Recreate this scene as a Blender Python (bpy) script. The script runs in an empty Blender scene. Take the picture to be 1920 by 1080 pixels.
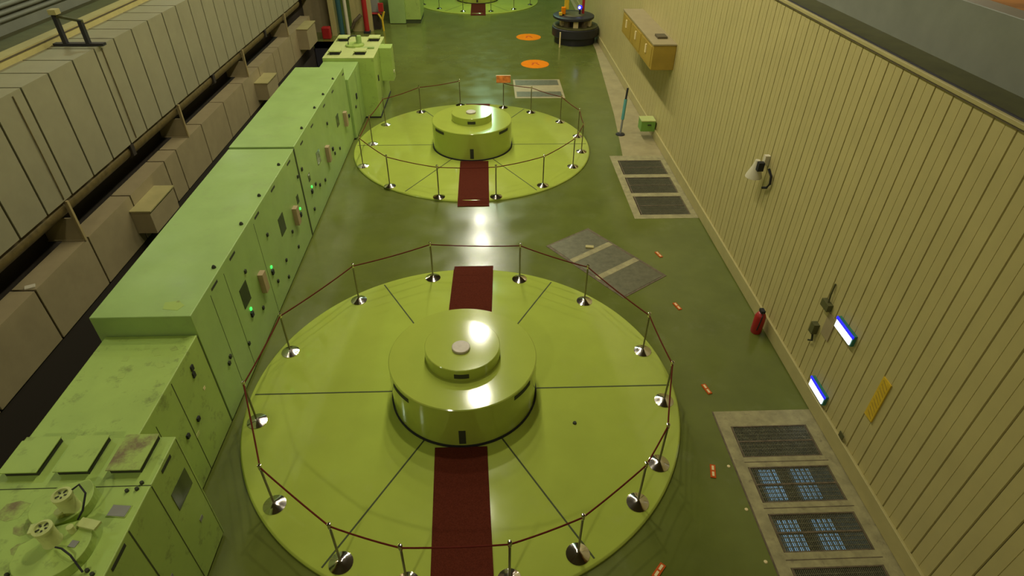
import bpy, bmesh, math, random
from mathutils import Matrix, Vector
random.seed(7)
S = bpy.context.scene
COL = S.collection
PI = math.pi

# ------------------------------------------------------------------ camera
cam_d = bpy.data.cameras.new('camera')
cam_d.lens = 1114.18 / 1920 * 36.0
cam_d.sensor_width = 36.0
cam_d.clip_end = 300
cam = bpy.data.objects.new('camera', cam_d)
COL.objects.link(cam)
_r = Vector((0.99917279, -0.03969214, 0.00884696))
_u = Vector((0.01672919, 0.59948399, 0.80021190))
_f = Vector((0.03706573, 0.79940195, -0.59965211))
M = Matrix((( _r[0], _u[0], -_f[0], 0.0),
            ( _r[1], _u[1], -_f[1], 0.0),
            ( _r[2], _u[2], -_f[2], 8.06),
            (0, 0, 0, 1)))
cam.matrix_world = M
S.camera = cam

# ------------------------------------------------------------------ world, light, exposure
S.view_settings.view_transform = 'Standard'
S.view_settings.look = 'None'
S.view_settings.exposure = 0.0
S.view_settings.gamma = 1.0
S.view_settings.use_curve_mapping = False
W = bpy.data.worlds.new('world'); S.world = W; W.use_nodes = True
W.node_tree.nodes['Background'].inputs[0].default_value = (0.5, 0.5, 0.42, 1)
W.node_tree.nodes['Background'].inputs[1].default_value = 0.02

def lamp(x, y, z, power, color, size):
    d = bpy.data.lights.new('hall_or_fill_lamp', 'AREA'); d.shape = 'DISK'; d.size = size
    d.energy = power; d.color = color
    o = bpy.data.objects.new('hall_or_fill_lamp', d); COL.objects.link(o); o.location = (x, y, z)
    return o
WARM = (1.0, 0.93, 0.72); COOL = (0.80, 1.0, 0.74); AQUA = (0.55, 1.0, 0.70)
for i in range(2, 10):
    lamp(-0.5, 2.5 + 3.6 * i, 12.0, 300, WARM, 0.5)
for y in (2, 10, 18, 26):  # unseen side rows, added as weak fill
    lamp(-11.6, y, 9.6, 85, COOL, 0.7)
    lamp(9.2, y + 3, 9.6, 45, WARM, 0.7)
for y in (41.0, 48.0):
    lamp(0.0, y, 12.0, 400, AQUA, 0.6)
lamp(-4.5, -4.5, 11.0, 430, WARM, 0.8)  # unseen fill behind the camera, added to brighten the near end

# ------------------------------------------------------------------ materials
def rgb(h, k=1.0):
    h = h.lstrip('#'); v = [int(h[i:i+2], 16) / 255 for i in (0, 2, 4)]
    return tuple((c / 12.92 if c <= 0.04045 else ((c + 0.055) / 1.055) ** 2.4) * k for c in v) + (1,)

def mat(name, col, rough=0.5, metal=0.0, var=0.0, scale=3.0, dirt=None, dirt_amt=0.0, dirt_scale=1.5,
        bump=0.0, bump_scale=40.0, dirt_lo=0.56, dirt_hi=0.74, rvar=0.0, spec=0.5, emit=None, emit_s=0.0, coat=0.0):
    m = bpy.data.materials.new(name); m.use_nodes = True
    nt = m.node_tree; b = nt.nodes['Principled BSDF']
    b.inputs['Roughness'].default_value = rough
    b.inputs['Metallic'].default_value = metal
    b.inputs['Specular IOR Level'].default_value = spec
    b.inputs['Coat Weight'].default_value = coat
    b.inputs['Coat Roughness'].default_value = 0.08
    b.inputs['Base Color'].default_value = col
    if emit:
        b.inputs['Emission Color'].default_value = emit; b.inputs['Emission Strength'].default_value = emit_s
    geo = nt.nodes.new('ShaderNodeNewGeometry')
    last = None
    if var > 0:
        n = nt.nodes.new('ShaderNodeTexNoise'); n.inputs['Scale'].default_value = scale
        n.inputs['Detail'].default_value = 5; n.inputs['Roughness'].default_value = 0.6
        nt.links.new(geo.outputs['Position'], n.inputs['Vector'])
        r = nt.nodes.new('ShaderNodeValToRGB')
        r.color_ramp.elements[0].position = 0.3; r.color_ramp.elements[1].position = 0.7
        r.color_ramp.elements[0].color = tuple(c * (1 - var) for c in col[:3]) + (1,)
        r.color_ramp.elements[1].color = tuple(min(1, c * (1 + var)) for c in col[:3]) + (1,)
        nt.links.new(n.outputs['Fac'], r.inputs['Fac'])
        last = r.outputs['Color']
    if dirt:
        n2 = nt.nodes.new('ShaderNodeTexNoise'); n2.inputs['Scale'].default_value = dirt_scale
        n2.inputs['Detail'].default_value = 8; n2.inputs['Roughness'].default_value = 0.7
        nt.links.new(geo.outputs['Position'], n2.inputs['Vector'])
        r2 = nt.nodes.new('ShaderNodeValToRGB')
        r2.color_ramp.elements[0].position = dirt_lo; r2.color_ramp.elements[1].position = dirt_hi
        r2.color_ramp.elements[0].color = (0, 0, 0, 1); r2.color_ramp.elements[1].color = (dirt_amt,) * 3 + (1,)
        nt.links.new(n2.outputs['Fac'], r2.inputs['Fac'])
        mx = nt.nodes.new('ShaderNodeMix'); mx.data_type = 'RGBA'
        nt.links.new(r2.outputs['Color'], mx.inputs['Factor'])
        if last: nt.links.new(last, mx.inputs['A'])
        else: mx.inputs['A'].default_value = col
        mx.inputs['B'].default_value = dirt
        last = mx.outputs['Result']
    if last: nt.links.new(last, b.inputs['Base Color'])
    if rvar > 0:
        n3 = nt.nodes.new('ShaderNodeTexNoise'); n3.inputs['Scale'].default_value = 1.3
        n3.inputs['Detail'].default_value = 6
        nt.links.new(geo.outputs['Position'], n3.inputs['Vector'])
        mr = nt.nodes.new('ShaderNodeMapRange')
        mr.inputs['From Min'].default_value = 0.3; mr.inputs['From Max'].default_value = 0.7
        mr.inputs['To Min'].default_value = max(0.02, rough - rvar); mr.inputs['To Max'].default_value = rough + rvar
        nt.links.new(n3.outputs['Fac'], mr.inputs['Value'])
        nt.links.new(mr.outputs['Result'], b.inputs['Roughness'])
    if bump > 0:
        n4 = nt.nodes.new('ShaderNodeTexNoise'); n4.inputs['Scale'].default_value = bump_scale
        n4.inputs['Detail'].default_value = 4
        nt.links.new(geo.outputs['Position'], n4.inputs['Vector'])
        bp = nt.nodes.new('ShaderNodeBump'); bp.inputs['Strength'].default_value = bump
        bp.inputs['Distance'].default_value = 0.02
        nt.links.new(n4.outputs['Fac'], bp.inputs['Height'])
        nt.links.new(bp.outputs['Normal'], b.inputs['Normal'])
    return m

MT = {}
MT['floor'] = mat('floor_green_epoxy', (0.118, 0.142, 0.028, 1), 0.20, var=0.12, scale=0.9, rvar=0.07,
                  dirt=(0.22, 0.24, 0.13, 1), dirt_amt=0.25, dirt_scale=0.8, bump=0.05, bump_scale=2.2)
MT['floor_beige'] = mat('floor_beige', (0.34, 0.29, 0.15, 1), 0.45, var=0.15, scale=2.0)
MT['concrete'] = mat('grate_concrete', (0.30, 0.27, 0.13, 1), 0.7, var=0.25, scale=5,
                     dirt=(0.10, 0.07, 0.05, 1), dirt_amt=0.7, dirt_scale=6)
MT['rust_edge'] = mat('rusty_angle_iron', (0.12, 0.09, 0.05, 1), 0.7, var=0.4, scale=9)
MT['disc'] = mat('yellow_green_enamel', (0.375, 0.455, 0.07, 1), 0.13, var=0.06, scale=1.2, rvar=0.05,
                 dirt=(0.40, 0.44, 0.14, 1), dirt_amt=0.3, dirt_scale=1.1, coat=0.25)
MT['drum'] = mat('drum_enamel', (0.36, 0.435, 0.065, 1), 0.11, var=0.05, scale=1.2, coat=0.3)
MT['seam'] = mat('dark_joint', (0.045, 0.06, 0.015, 1), 0.8)
MT['black'] = mat('black_rubber', (0.012, 0.012, 0.014, 1), 0.7)
MT['vent'] = mat('dark_vent', (0.03, 0.035, 0.015, 1), 0.8)
MT['carpet'] = mat('maroon_carpet', (0.085, 0.018, 0.009, 1), 0.95, var=0.25, scale=60, spec=0.05, bump=0.3, bump_scale=200)
MT['chrome'] = mat('polished_steel', (0.78, 0.72, 0.66, 1), 0.12, metal=1.0)
MT['post'] = mat('dull_steel_post', (0.22, 0.20, 0.13, 1), 0.35, metal=0.8)
MT['rope'] = mat('maroon_rope', (0.10, 0.014, 0.008, 1), 0.8, spec=0.1)
MT['cap'] = mat('pinkish_steel_cap', (0.42, 0.37, 0.27, 1), 0.42, metal=0.0, var=0.1, scale=8)
MT['cab'] = mat('cabinet_green', (0.29, 0.43, 0.12, 1), 0.42, var=0.07, scale=1.6,
                dirt=(0.24, 0.30, 0.11, 1), dirt_amt=0.5, dirt_scale=2.0, rvar=0.08)
MT['cab_yellow'] = mat('cabinet_dusty_green', (0.33, 0.46, 0.095, 1), 0.5, var=0.08, scale=1.6,
                       dirt=(0.10, 0.11, 0.03, 1), dirt_amt=0.8, dirt_scale=3.4)
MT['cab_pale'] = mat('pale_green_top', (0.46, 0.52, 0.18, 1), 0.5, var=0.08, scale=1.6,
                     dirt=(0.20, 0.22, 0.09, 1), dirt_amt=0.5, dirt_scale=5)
MT['rusty_green'] = mat('rust_stained_green', (0.33, 0.45, 0.095, 1), 0.6, dirt=(0.11, 0.07, 0.035, 1),
                        dirt_amt=1.0, dirt_scale=1.9)
MT['rusty_hood'] = mat('rust_stained_hood', (0.33, 0.45, 0.095, 1), 0.6, dirt=(0.17, 0.125, 0.06, 1), dirt_amt=0.95, dirt_scale=2.6, dirt_lo=0.42, dirt_hi=0.60)
MT['brown_board'] = mat('brown_board', (0.40, 0.13, 0.02, 1), 0.8, spec=0.1, var=0.5, scale=5)
MT['window'] = mat('dark_glass', (0.03, 0.045, 0.02, 1), 0.15)
MT['beige_plate'] = mat('beige_label', (0.36, 0.27, 0.14, 1), 0.6)
MT['led'] = mat('green_led', (0.05, 0.6, 0.1, 1), 0.3, emit=(0.05, 1.0, 0.12, 1), emit_s=1.6)
MT['wall_r'] = mat('beige_steel_siding', (0.47, 0.41, 0.165, 1), 0.5, var=0.05, scale=2.0, bump=0.05, bump_scale=1.0)
MT['groove'] = mat('siding_joint', (0.10, 0.08, 0.035, 1), 0.8)
MT['trim'] = mat('beige_trim', (0.42, 0.37, 0.15, 1), 0.5, var=0.08, scale=3)
MT['olive'] = mat('olive_ledge', (0.085, 0.085, 0.025, 1), 0.6, var=0.2, scale=3)
MT['girder'] = mat('grey_girder', (0.20, 0.215, 0.16, 1), 0.5, var=0.08, scale=2)
MT['rock'] = mat('brown_rock', (0.40, 0.19, 0.045, 1), 0.9, var=0.4, scale=1.2, bump=0.6, bump_scale=3)
MT['ceil'] = mat('dark_ceiling', (0.10, 0.095, 0.07, 1), 0.9, var=0.3, scale=0.8)
MT['panel_u'] = mat('grey_panel', (0.30, 0.28, 0.165, 1), 0.5, var=0.06, scale=2.5)
MT['panel_l'] = mat('beige_grey_panel', (0.33, 0.27, 0.14, 1), 0.55, var=0.08, scale=2.5)
MT['yellow_wall'] = mat('yellow_beige_wall', (0.52, 0.46, 0.17, 1), 0.5, var=0.08, scale=5)
MT['dark_gap'] = mat('dark_gap', (0.03, 0.022, 0.012, 1), 0.8)
MT['brown_pipe'] = mat('brown_pipe', (0.13, 0.095, 0.03, 1), 0.5, var=0.3, scale=6)
MT['bracket'] = mat('bracket_steel', (0.38, 0.30, 0.13, 1), 0.5)
MT['pit'] = mat('pit_concrete', (0.03, 0.028, 0.035, 1), 0.9)
MT['grate'] = mat('galvanised_grate', (0.16, 0.155, 0.095, 1), 0.45, metal=0.5, var=0.2, scale=8)
MT['tube'] = mat('basement_tube', (0.8, 0.9, 1.0, 1), 0.4, emit=(0.20, 0.46, 0.72, 1), emit_s=1.1)
MT['orange'] = mat('orange_floor_disc', (0.72, 0.21, 0.002, 1), 0.8, spec=0.1, var=0.08, scale=4)
MT['orange_red'] = mat('red_orange', (0.50, 0.085, 0.005, 1), 0.7, spec=0.2)
MT['cream'] = mat('cream_paint', (0.75, 0.62, 0.32, 1), 0.5)
MT['lit_white'] = mat('lit_lamp', (1, 1, 1, 1), 0.4, emit=(0.86, 0.93, 1.0, 1), emit_s=2.2)
MT['blue_glow'] = mat('blue_lamp_edge', (0.05, 0.05, 0.8, 1), 0.4, emit=(0.01, 0.01, 1.0, 1), emit_s=0.9)
MT['teal'] = mat('teal_edge', (0.03, 0.20, 0.15, 1), 0.4)
MT['yellow'] = mat('yellow_sign', (0.62, 0.42, 0.02, 1), 0.5, var=0.12, scale=14)
MT['yellow_cab'] = mat('ochre_cabinet', (0.36, 0.245, 0.035, 1), 0.45, var=0.12, scale=2)
MT['white'] = mat('white_plastic', (0.62, 0.58, 0.42, 1), 0.4)
MT['red'] = mat('red_paint', (0.35, 0.015, 0.015, 1), 0.4)
MT['blue_pipe'] = mat('blue_pipe', (0.03, 0.10, 0.11, 1), 0.4)
MT['grey'] = mat('grey_paint', (0.22, 0.22, 0.19, 1), 0.5)
MT['black_steel'] = mat('black_steel', (0.018, 0.017, 0.022, 1), 0.45)
MT['cyan_glass'] = mat('cyan_tube', (0.10, 0.33, 0.30, 1), 0.25)
MT['bright_green'] = mat('bright_green_box', (0.16, 0.33, 0.05, 1), 0.45)

# ------------------------------------------------------------------ mesh builder
class MB:
    def __init__(s): s.bm = bmesh.new()
    def box(s, x0, x1, y0, y1, z0, z1):
        vs = [s.bm.verts.new(p) for p in ((x0,y0,z0),(x1,y0,z0),(x1,y1,z0),(x0,y1,z0),(x0,y0,z1),(x1,y0,z1),(x1,y1,z1),(x0,y1,z1))]
        for f in ((0,3,2,1),(4,5,6,7),(0,1,5,4),(1,2,6,5),(2,3,7,6),(3,0,4,7)): s.bm.faces.new([vs[i] for i in f])
        return s
    def obox(s, c, size, rz=0, rx=0, ry=0):
        m = Matrix.Translation(c) @ Matrix.Rotation(rz, 4, 'Z') @ Matrix.Rotation(ry, 4, 'Y') @ Matrix.Rotation(rx, 4, 'X')
        hx, hy, hz = size[0]/2, size[1]/2, size[2]/2
        vs = [s.bm.verts.new(m @ Vector(p)) for p in ((-hx,-hy,-hz),(hx,-hy,-hz),(hx,hy,-hz),(-hx,hy,-hz),(-hx,-hy,hz),(hx,-hy,hz),(hx,hy,hz),(-hx,hy,hz))]
        for f in ((0,3,2,1),(4,5,6,7),(0,1,5,4),(1,2,6,5),(2,3,7,6),(3,0,4,7)): s.bm.faces.new([vs[i] for i in f])
        return s
    def lathe(s, cx, cy, prof, seg=48):
        rings = []
        for r, z in prof:
            if r < 1e-6: rings.append([s.bm.verts.new((cx, cy, z))])
            else: rings.append([s.bm.verts.new((cx + r*math.cos(2*PI*k/seg), cy + r*math.sin(2*PI*k/seg), z)) for k in range(seg)])
        for a, b in zip(rings, rings[1:]):
            if len(a) == 1 and len(b) == 1: continue
            for k in range(seg):
                k2 = (k+1) % seg
                if len(a) == 1: s.bm.faces.new((a[0], b[k2], b[k]))
                elif len(b) == 1: s.bm.faces.new((a[k], a[k2], b[0]))
                else: s.bm.faces.new((a[k], a[k2], b[k2], b[k]))
        return s
    def cyl(s, cx, cy, z0, z1, r, seg=24):
        return s.lathe(cx, cy, [(0,z0),(r,z0),(r,z1),(0,z1)], seg)
    def tube(s, pts, r, seg=8, cap=True):
        pts = [Vector(p) for p in pts]; rings = []; n = len(pts)
        for i, p in enumerate(pts):
            d = (pts[min(i+1,n-1)] - pts[max(i-1,0)]).normalized()
            a = Vector((0,0,1)) if abs(d.z) < 0.9 else Vector((1,0,0))
            u = d.cross(a).normalized(); v = d.cross(u).normalized()
            rings.append([s.bm.verts.new(p + r*(math.cos(2*PI*k/seg)*u + math.sin(2*PI*k/seg)*v)) for k in range(seg)])
        for a, b in zip(rings, rings[1:]):
            for k in range(seg):
                k2 = (k+1) % seg; s.bm.faces.new((a[k], a[k2], b[k2], b[k]))
        if cap:
            s.bm.faces.new(list(reversed(rings[0]))); s.bm.faces.new(rings[-1])
        return s
    def poly(s, pts, z0, z1):
        a = [s.bm.verts.new((p[0],p[1],z0)) for p in pts]; b = [s.bm.verts.new((p[0],p[1],z1)) for p in pts]
        s.bm.faces.new(list(reversed(a))); s.bm.faces.new(b)
        for k in range(len(pts)):
            k2 = (k+1) % len(pts); s.bm.faces.new((a[k], a[k2], b[k2], b[k]))
        return s
    def profy(s, prof, y0, y1):          # x-z outline extruded along y
        a = [s.bm.verts.new((p[0],y0,p[1])) for p in prof]; b = [s.bm.verts.new((p[0],y1,p[1])) for p in prof]
        s.bm.faces.new(a); s.bm.faces.new(list(reversed(b)))
        for k in range(len(prof)):
            k2 = (k+1) % len(prof); s.bm.faces.new((a[k2], a[k], b[k], b[k2]))
        return s
    def quad(s, *ps):
        s.bm.faces.new([s.bm.verts.new(p) for p in ps]); return s
    def arcbox(s, cx, cy, r0, r1, a0, a1, z0, z1, n=10):
        a0, a1 = math.radians(a0), math.radians(a1)
        pts = [(cx + r1*math.cos(a0+(a1-a0)*k/n), cy + r1*math.sin(a0+(a1-a0)*k/n)) for k in range(n+1)]
        pts += [(cx + r0*math.cos(a1+(a0-a1)*k/n), cy + r0*math.sin(a1+(a0-a1)*k/n)) for k in range(n+1)]
        return s.poly(pts, z0, z1)
    def build(s, name, m, parent=None, origin=None, smooth=False, bevel=0.0):
        bmesh.ops.recalc_face_normals(s.bm, faces=s.bm.faces)
        og = Vector(origin) if origin is not None else (parent.matrix_basis.translation.copy() if parent is not None and parent.get('_o') is None else Vector((0,0,0)))
        if parent is not None: og = Vector(ORG[parent.name])
        for v in s.bm.verts: v.co -= og
        me = bpy.data.meshes.new(name); s.bm.to_mesh(me); s.bm.free()
        me.materials.append(MT[m] if isinstance(m, str) else m)
        if smooth:
            for p in me.polygons: p.use_smooth = True
            me.set_sharp_from_angle(angle=math.radians(35))
        o = bpy.data.objects.new(name, me); COL.objects.link(o)
        if parent is not None: o.parent = parent
        else: o.location = og
        ORG[o.name] = og
        if bevel > 0:
            b = o.modifiers.new('bevel', 'BEVEL'); b.width = bevel; b.segments = 2; b.limit_method = 'ANGLE'
        return o
ORG = {}
def tag(o, label, cat, group=None):
    o['label'] = label; o['category'] = cat
    if group: o['group'] = group
    return o
def thing(name, loc, label, cat, group=None):
    o = bpy.data.objects.new(name, None); COL.objects.link(o); o.location = loc; o.empty_display_size = 0.2
    ORG[o.name] = Vector(loc)
    return tag(o, label, cat, group)
def struct(name, mb, m, **k):
    o = mb.build(name, m, **k); o['kind'] = 'structure'; return o

# ================================================================== SETTING
XL, XR = -8.6, 5.7
# green floor around the made-up shade trench on the left, the pits on the right
f = MB()
f.box(-5.95, 3.92, -7, 60, -0.3, 0)
f.box(3.92, XR, 6.98, 13.75, -0.3, 0)
f.box(-12, -5.95, 31.5, 60, -0.3, 0)
f.poly([(3.92,17.75),(4.35,17.75),(4.72,21.4),(5.35,30),(5.68,60),(3.92,60)], -0.3, 0)
f.box(3.92, XR+0.3, -7, 2.4, -0.3, 0)
struct('floor', f, 'floor')
f = MB()
f.poly([(4.35,17.75),(5.72,17.75),(5.72,60),(5.68,60),(5.35,30),(4.72,21.4)], -0.3, 0.004)
struct('floor_side_bay', f, 'floor_beige')
f = MB(); f.box(-8.6, -5.95, -7, 31.5, -3.2, -3.0); f.box(-6.0, -5.95, -7, 31.5, -3, -0.3)
f.box(-8.6, -5.95, 31.5, 31.6, -3.0, -0.0)
struct('floor_shade_trench', f, 'pit')  # trench added so the shaded floor strip turns dark by its depth
# pits under the gratings
def pit(x0, x1, y0, y1, d=1.7):
    p = MB(); p.box(x0, x1, y0, y1, -d-0.1, -d)
    p.box(x0-0.05, x0, y0, y1, -d, -0.3); p.box(x1, x1+0.05, y0, y1, -d, -0.3)
    p.box(x0, x1, y0-0.05, y0, -d, -0.3); p.box(x0, x1, y1, y1+0.05, -d, -0.3)
    struct('floor_pit', p, 'pit')
pit(3.92, 5.72, 2.4, 6.98); pit(3.92, 5.72, 13.75, 17.75)

# right wall : steel siding with real standing joints
def siding(y0, y1, z0, z1, name):
    w = MB(); g = MB(); P = 0.36
    ks = math.floor((y0 - 5.91) / P) - 1
    pts = []
    y = 5.91 + ks * P
    edges = []
    while y < y1 + P:
        edges.append((y, 0.013, 0.030)); edges.append((y + P/2, 0.005, 0.007)); y += P
    for (yy, w2, dp) in edges:
        if yy - w2 <= y0 or yy + w2 >= y1: continue
        pts += [(XR, yy - w2), (XR + dp, yy - w2*0.6), (XR + dp, yy + w2*0.6), (XR, yy + w2)]
    pts = [(XR, y0)] + pts + [(XR, y1)]
    a = [w.bm.verts.new((p[0], p[1], z0)) for p in pts]; b = [w.bm.verts.new((p[0], p[1], z1)) for p in pts]
    for k in range(len(pts)-1): w.bm.faces.new((a[k+1], a[k], b[k], b[k+1]))
    w.box(XR + 0.04, XR + 0.3, y0, y1, z0, z1)
    return struct(name, w, 'wall_r')
siding(-7, 60, 0.0, 5.665, 'wall_right')
g = MB()
for y in [5.91 + 0.36*k for k in range(-12, 29)]:
    g.box(XR + 0.024, XR + 0.028, y - 0.007, y + 0.007, 0.33, 5.64)
struct('trim_right_joints', g, 'groove')
f = MB(); f.box(XR-0.05, XR+0.0, -7, 60, 0.02, 0.33)
struct('baseboard_right', f, 'trim', bevel=0.008)
f = MB(); f.box(XR-0.03, XR, -7, 60, 0, 0.02); f.box(XR-0.03, XR+0.05, -7, 60, 5.648, 5.662)
struct('trim_right_shadow_gap', f, 'groove')
f = MB(); f.box(XR-0.035, XR+0.02, -7, 60, 5.666, 5.725)
struct('trim_right_cap', f, 'trim', bevel=0.01)
f = MB(); f.box(XR+0.02, 6.36, -7, 60, 5.667, 5.70)
struct('trim_right_ledge', f, 'olive')
f = MB(); f.tube([(XR+0.045, -7, 5.720), (XR+0.045, 60, 5.720)], 0.018, 10)
tag(f.build('conduit_pipe', 'black_steel', origin=(XR+0.045, 20, 5.702)), 'thin dark purple conduit lying along the top of the right siding wall', 'pipe')
f = MB(); f.box(6.33, 6.68, -7, 60, 5.60, 6.45)
struct('trim_right_girder', f, 'girder', bevel=0.01)
f = MB(); f.box(9.6, 9.9, -7, 60, -0.3, 13.6)
struct('wall_right_cavern', f, 'rock')
f = MB(); f.box(6.62, 9.6, -7, 60, 5.9, 6.1); struct('floor_right_gallery', f, 'rock')
# left wall: panelled duct casing in two tiers with a pipe slot between
def panels(name, edges, prof, m, gap=0.027):
    w = MB()
    for a, b in zip(edges, edges[1:]):
        w.profy(prof, a + gap, b - gap)
    return struct(name, w, m)
ue = [11.35 + 0.862*k for k in range(-20, 36)]
panels('wall_left_upper', ue, [(XL,2.16),(XL,4.36),(-9.62,4.36),(-9.62,4.22),(-8.72,4.22),(-8.72,2.16)], 'panel_u')
le = [-7.4,-5.5,-3.6,-1.7,0.2,2.1,3.7,5.5,7.4,9.32,11.2,13.09,15.0,15.75,17.6,19.5,21.4,23.3,25.2,26.0,27.9,29.8,31.6]
panels('wall_left_lower', le, [(XL,0.0),(XL,1.20),(-9.05,1.20),(-9.05,1.08),(-8.72,1.08),(-8.72,0.0)], 'panel_l')
f = MB()
f.box(-8.9, -8.64, -7, 42, 2.2, 4.32); f.box(-9.61, -8.64, -7, 42, 4.2, 4.335)
f.box(-8.9, -8.64, -7, 31.6, -3.0, 1.17); f.box(-9.04, -8.64, -7, 31.6, 0.9, 1.175)
f.box(-9.6, -9.35, -7, 42, -3.0, 4.25)
struct('wall_left_core', f, 'dark_gap')
f = MB(); f.box(-9.85, -9.62, -7, 60, 4.0, 4.52); struct('wall_left', f, 'yellow_wall')
f = MB(); f.box(-9.90, -9.60, -7, 60, 4.52, 4.55); struct('trim_left_cap', f, 'trim')
f = MB(); f.box(-9.618, -9.605, -7, 60, 4.485, 4.518); struct('trim_left_shadow_line', f, 'groove')
f = MB(); f.box(-10.85, -9.90, -7, 60, 4.2, 4.50); struct('trim_left_ledge', f, 'olive')
f = MB(); f.box(-11.1, -10.8, -7, 60, 4.2, 5.16); struct('trim_left_girder', f, 'girder')
for zz, nm in ((4.80, 'lowest of the three'), (4.93, 'middle of the three'), (5.06, 'topmost of the three')):
    f = MB(); f.tube([(-10.74, -7, zz), (-10.74, 60, zz)], 0.045, 12)
    tag(f.build('cooling_pipe', 'girder', origin=(-10.74, 13, zz), smooth=True), 'long grey-green pipe above the left ledge, ' + nm, 'pipe', 'pipes along the left ledge')
f = MB(); f.box(-12.4, -12.1, -7, 60, -0.3, 13.6); f.box(-12.1, -11.1, -7, 60, 4.9, 5.05); struct('wall_left_cavern', f, 'rock')
f = MB(); f.box(-12.4, 9.9, -7.3, -7, -3, 13.6); struct('wall_front', f, 'trim')
f = MB(); f.box(-12.4, 9.9, 60, 60.3, -3, 13.6); struct('wall_back', f, 'trim')
f = MB(); f.box(-12.4, 9.9, -7, 60, 13.6, 13.9); struct('ceiling', f, 'ceil')

# pipe in the left slot, fins and brackets
f = MB(); f.tube([(-8.86, -7, 1.97), (-8.86, 30.5, 1.97)], 0.19, 16)
tag(f.build('slot_pipe', 'brown_pipe', origin=(-8.86, 11, 1.97), smooth=True), 'long brown pipe lying in the slot between left wall tiers', 'pipe')
for i, (yb, w) in enumerate(((5.6, 'nearest to the camera'), (11.1, 'above the near cabinet row'), (16.65, 'second from the front'), (22.15, 'beside the tall far cabinet'), (27.7, 'farthest down the hall'))):
    t = thing('support_bracket', (-8.9, yb, 1.2), 'beige steel support plate across the pipe slot, ' + w, 'bracket', 'plates across the pipe slot')
    b = MB(); b.box(-9.34, -8.605, yb-0.02, yb+0.02, 1.205, 1.74); b.box(-8.65, -8.605, yb-0.02, yb+0.02, 1.74, 2.14)
    b.build('plate', 'panel_l', t)
    MB().box(-8.605, -8.57, yb-0.03, yb+0.03, 1.205, 2.14).build('front_flange', 'bracket', t)
    MB().box(-9.34, -8.605, yb-0.05, yb+0.05, 1.205, 1.225).build('foot_flange', 'panel_l', t)
for yb, w in ((8.4, 'beyond the nearest plate'), (13.95, 'near the hanging wire'), (19.4, 'behind the long cabinet'), (25.0, 'at the far end')):
    b = MB()
    for k in range(24):
        a0, a1 = 2*PI*k/24, 2*PI*(k+1)/24
        ri, ro = 0.193, 0.225
        P = [(-8.86+r*math.cos(a), 1.97+r*math.sin(a)) for r, a in ((ri,a0),(ro,a0),(ro,a1),(ri,a1))]
        b.profy(P, yb-0.06, yb+0.06)
    b.box(-8.66, -8.61, yb-0.07, yb+0.07, 1.86, 2.14)
    tag(b.build('pipe_clamp', 'dark_gap', origin=(-8.86, yb, 1.78)), 'dark clamp ring holding the brown slot pipe, ' + w, 'clamp', 'clamps on the slot pipe')
for yb, w in ((11.05, 'above the near support plate'), (14.2, 'left of the long cabinet row')):
    b = MB(); b.tube([(-8.585, yb, 4.30), (-8.58, yb, 3.2), (-8.585, yb, 2.2)], 0.011, 6)
    tag(b.build('hanging_wire', 'brown_pipe', origin=(-8.585, yb, 2.2)), 'thin brown wire running down the left wall panels, ' + w, 'wire')
# frame stand on the left casing
t = thing('frame_stand', (-9.0, 14.2, 4.36), 'dark steel two-legged frame standing on the left wall casing', 'frame')
MB().box(-9.56, -8.48, 14.12, 14.26, 4.365, 4.42).build('foot_bar', 'black_steel', t)
MB().obox((-9.29, 14.16, 4.72), (0.08, 0.10, 0.60)).build('leg', 'black_steel', t)
MB().obox((-8.80, 14.16, 4.66), (0.08, 0.10, 0.48)).build('leg', 'black_steel', t)
MB().box(-9.34, -9.18, 14.06, 14.24, 5.02, 5.12).build('top_clamp', 'trim', t)
MB().obox((-9.02, 14.16, 4.93), (0.55, 0.06, 0.05), ry=0.2).build('cross_bar', 'olive', t)
b = MB(); b.obox((-8.75, 9.42, 1.215), (0.17, 0.12, 0.02), 0.5)
tag(b.build('paper_slip', 'white', origin=(-8.75, 9.42, 1.2)), 'small white paper slip lying on the lower left casing', 'paper')
for y0, y1, z0, z1, w in ((12.84, 14.15, 0.30, 0.92, 'beside the near long cabinet'), (22.5, 23.7, 0.22, 0.86, 'further away, near the tall far cabinet'), (29.0, 30.6, 0.3, 1.2, 'at the far end of the left wall')):
    t = thing('junction_box', (XL, (y0+y1)/2, z0), 'grey-beige box fixed low on the left wall, ' + w, 'box', 'boxes low on the left wall')
    MB().box(-8.598, -8.14, y0, y1, z0, z1-0.03).build('housing', 'panel_l', t)
    MB().box(-8.598, -8.10, y0-0.02, y1+0.02, z1-0.03, z1).build('lid', 'trim', t)

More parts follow.
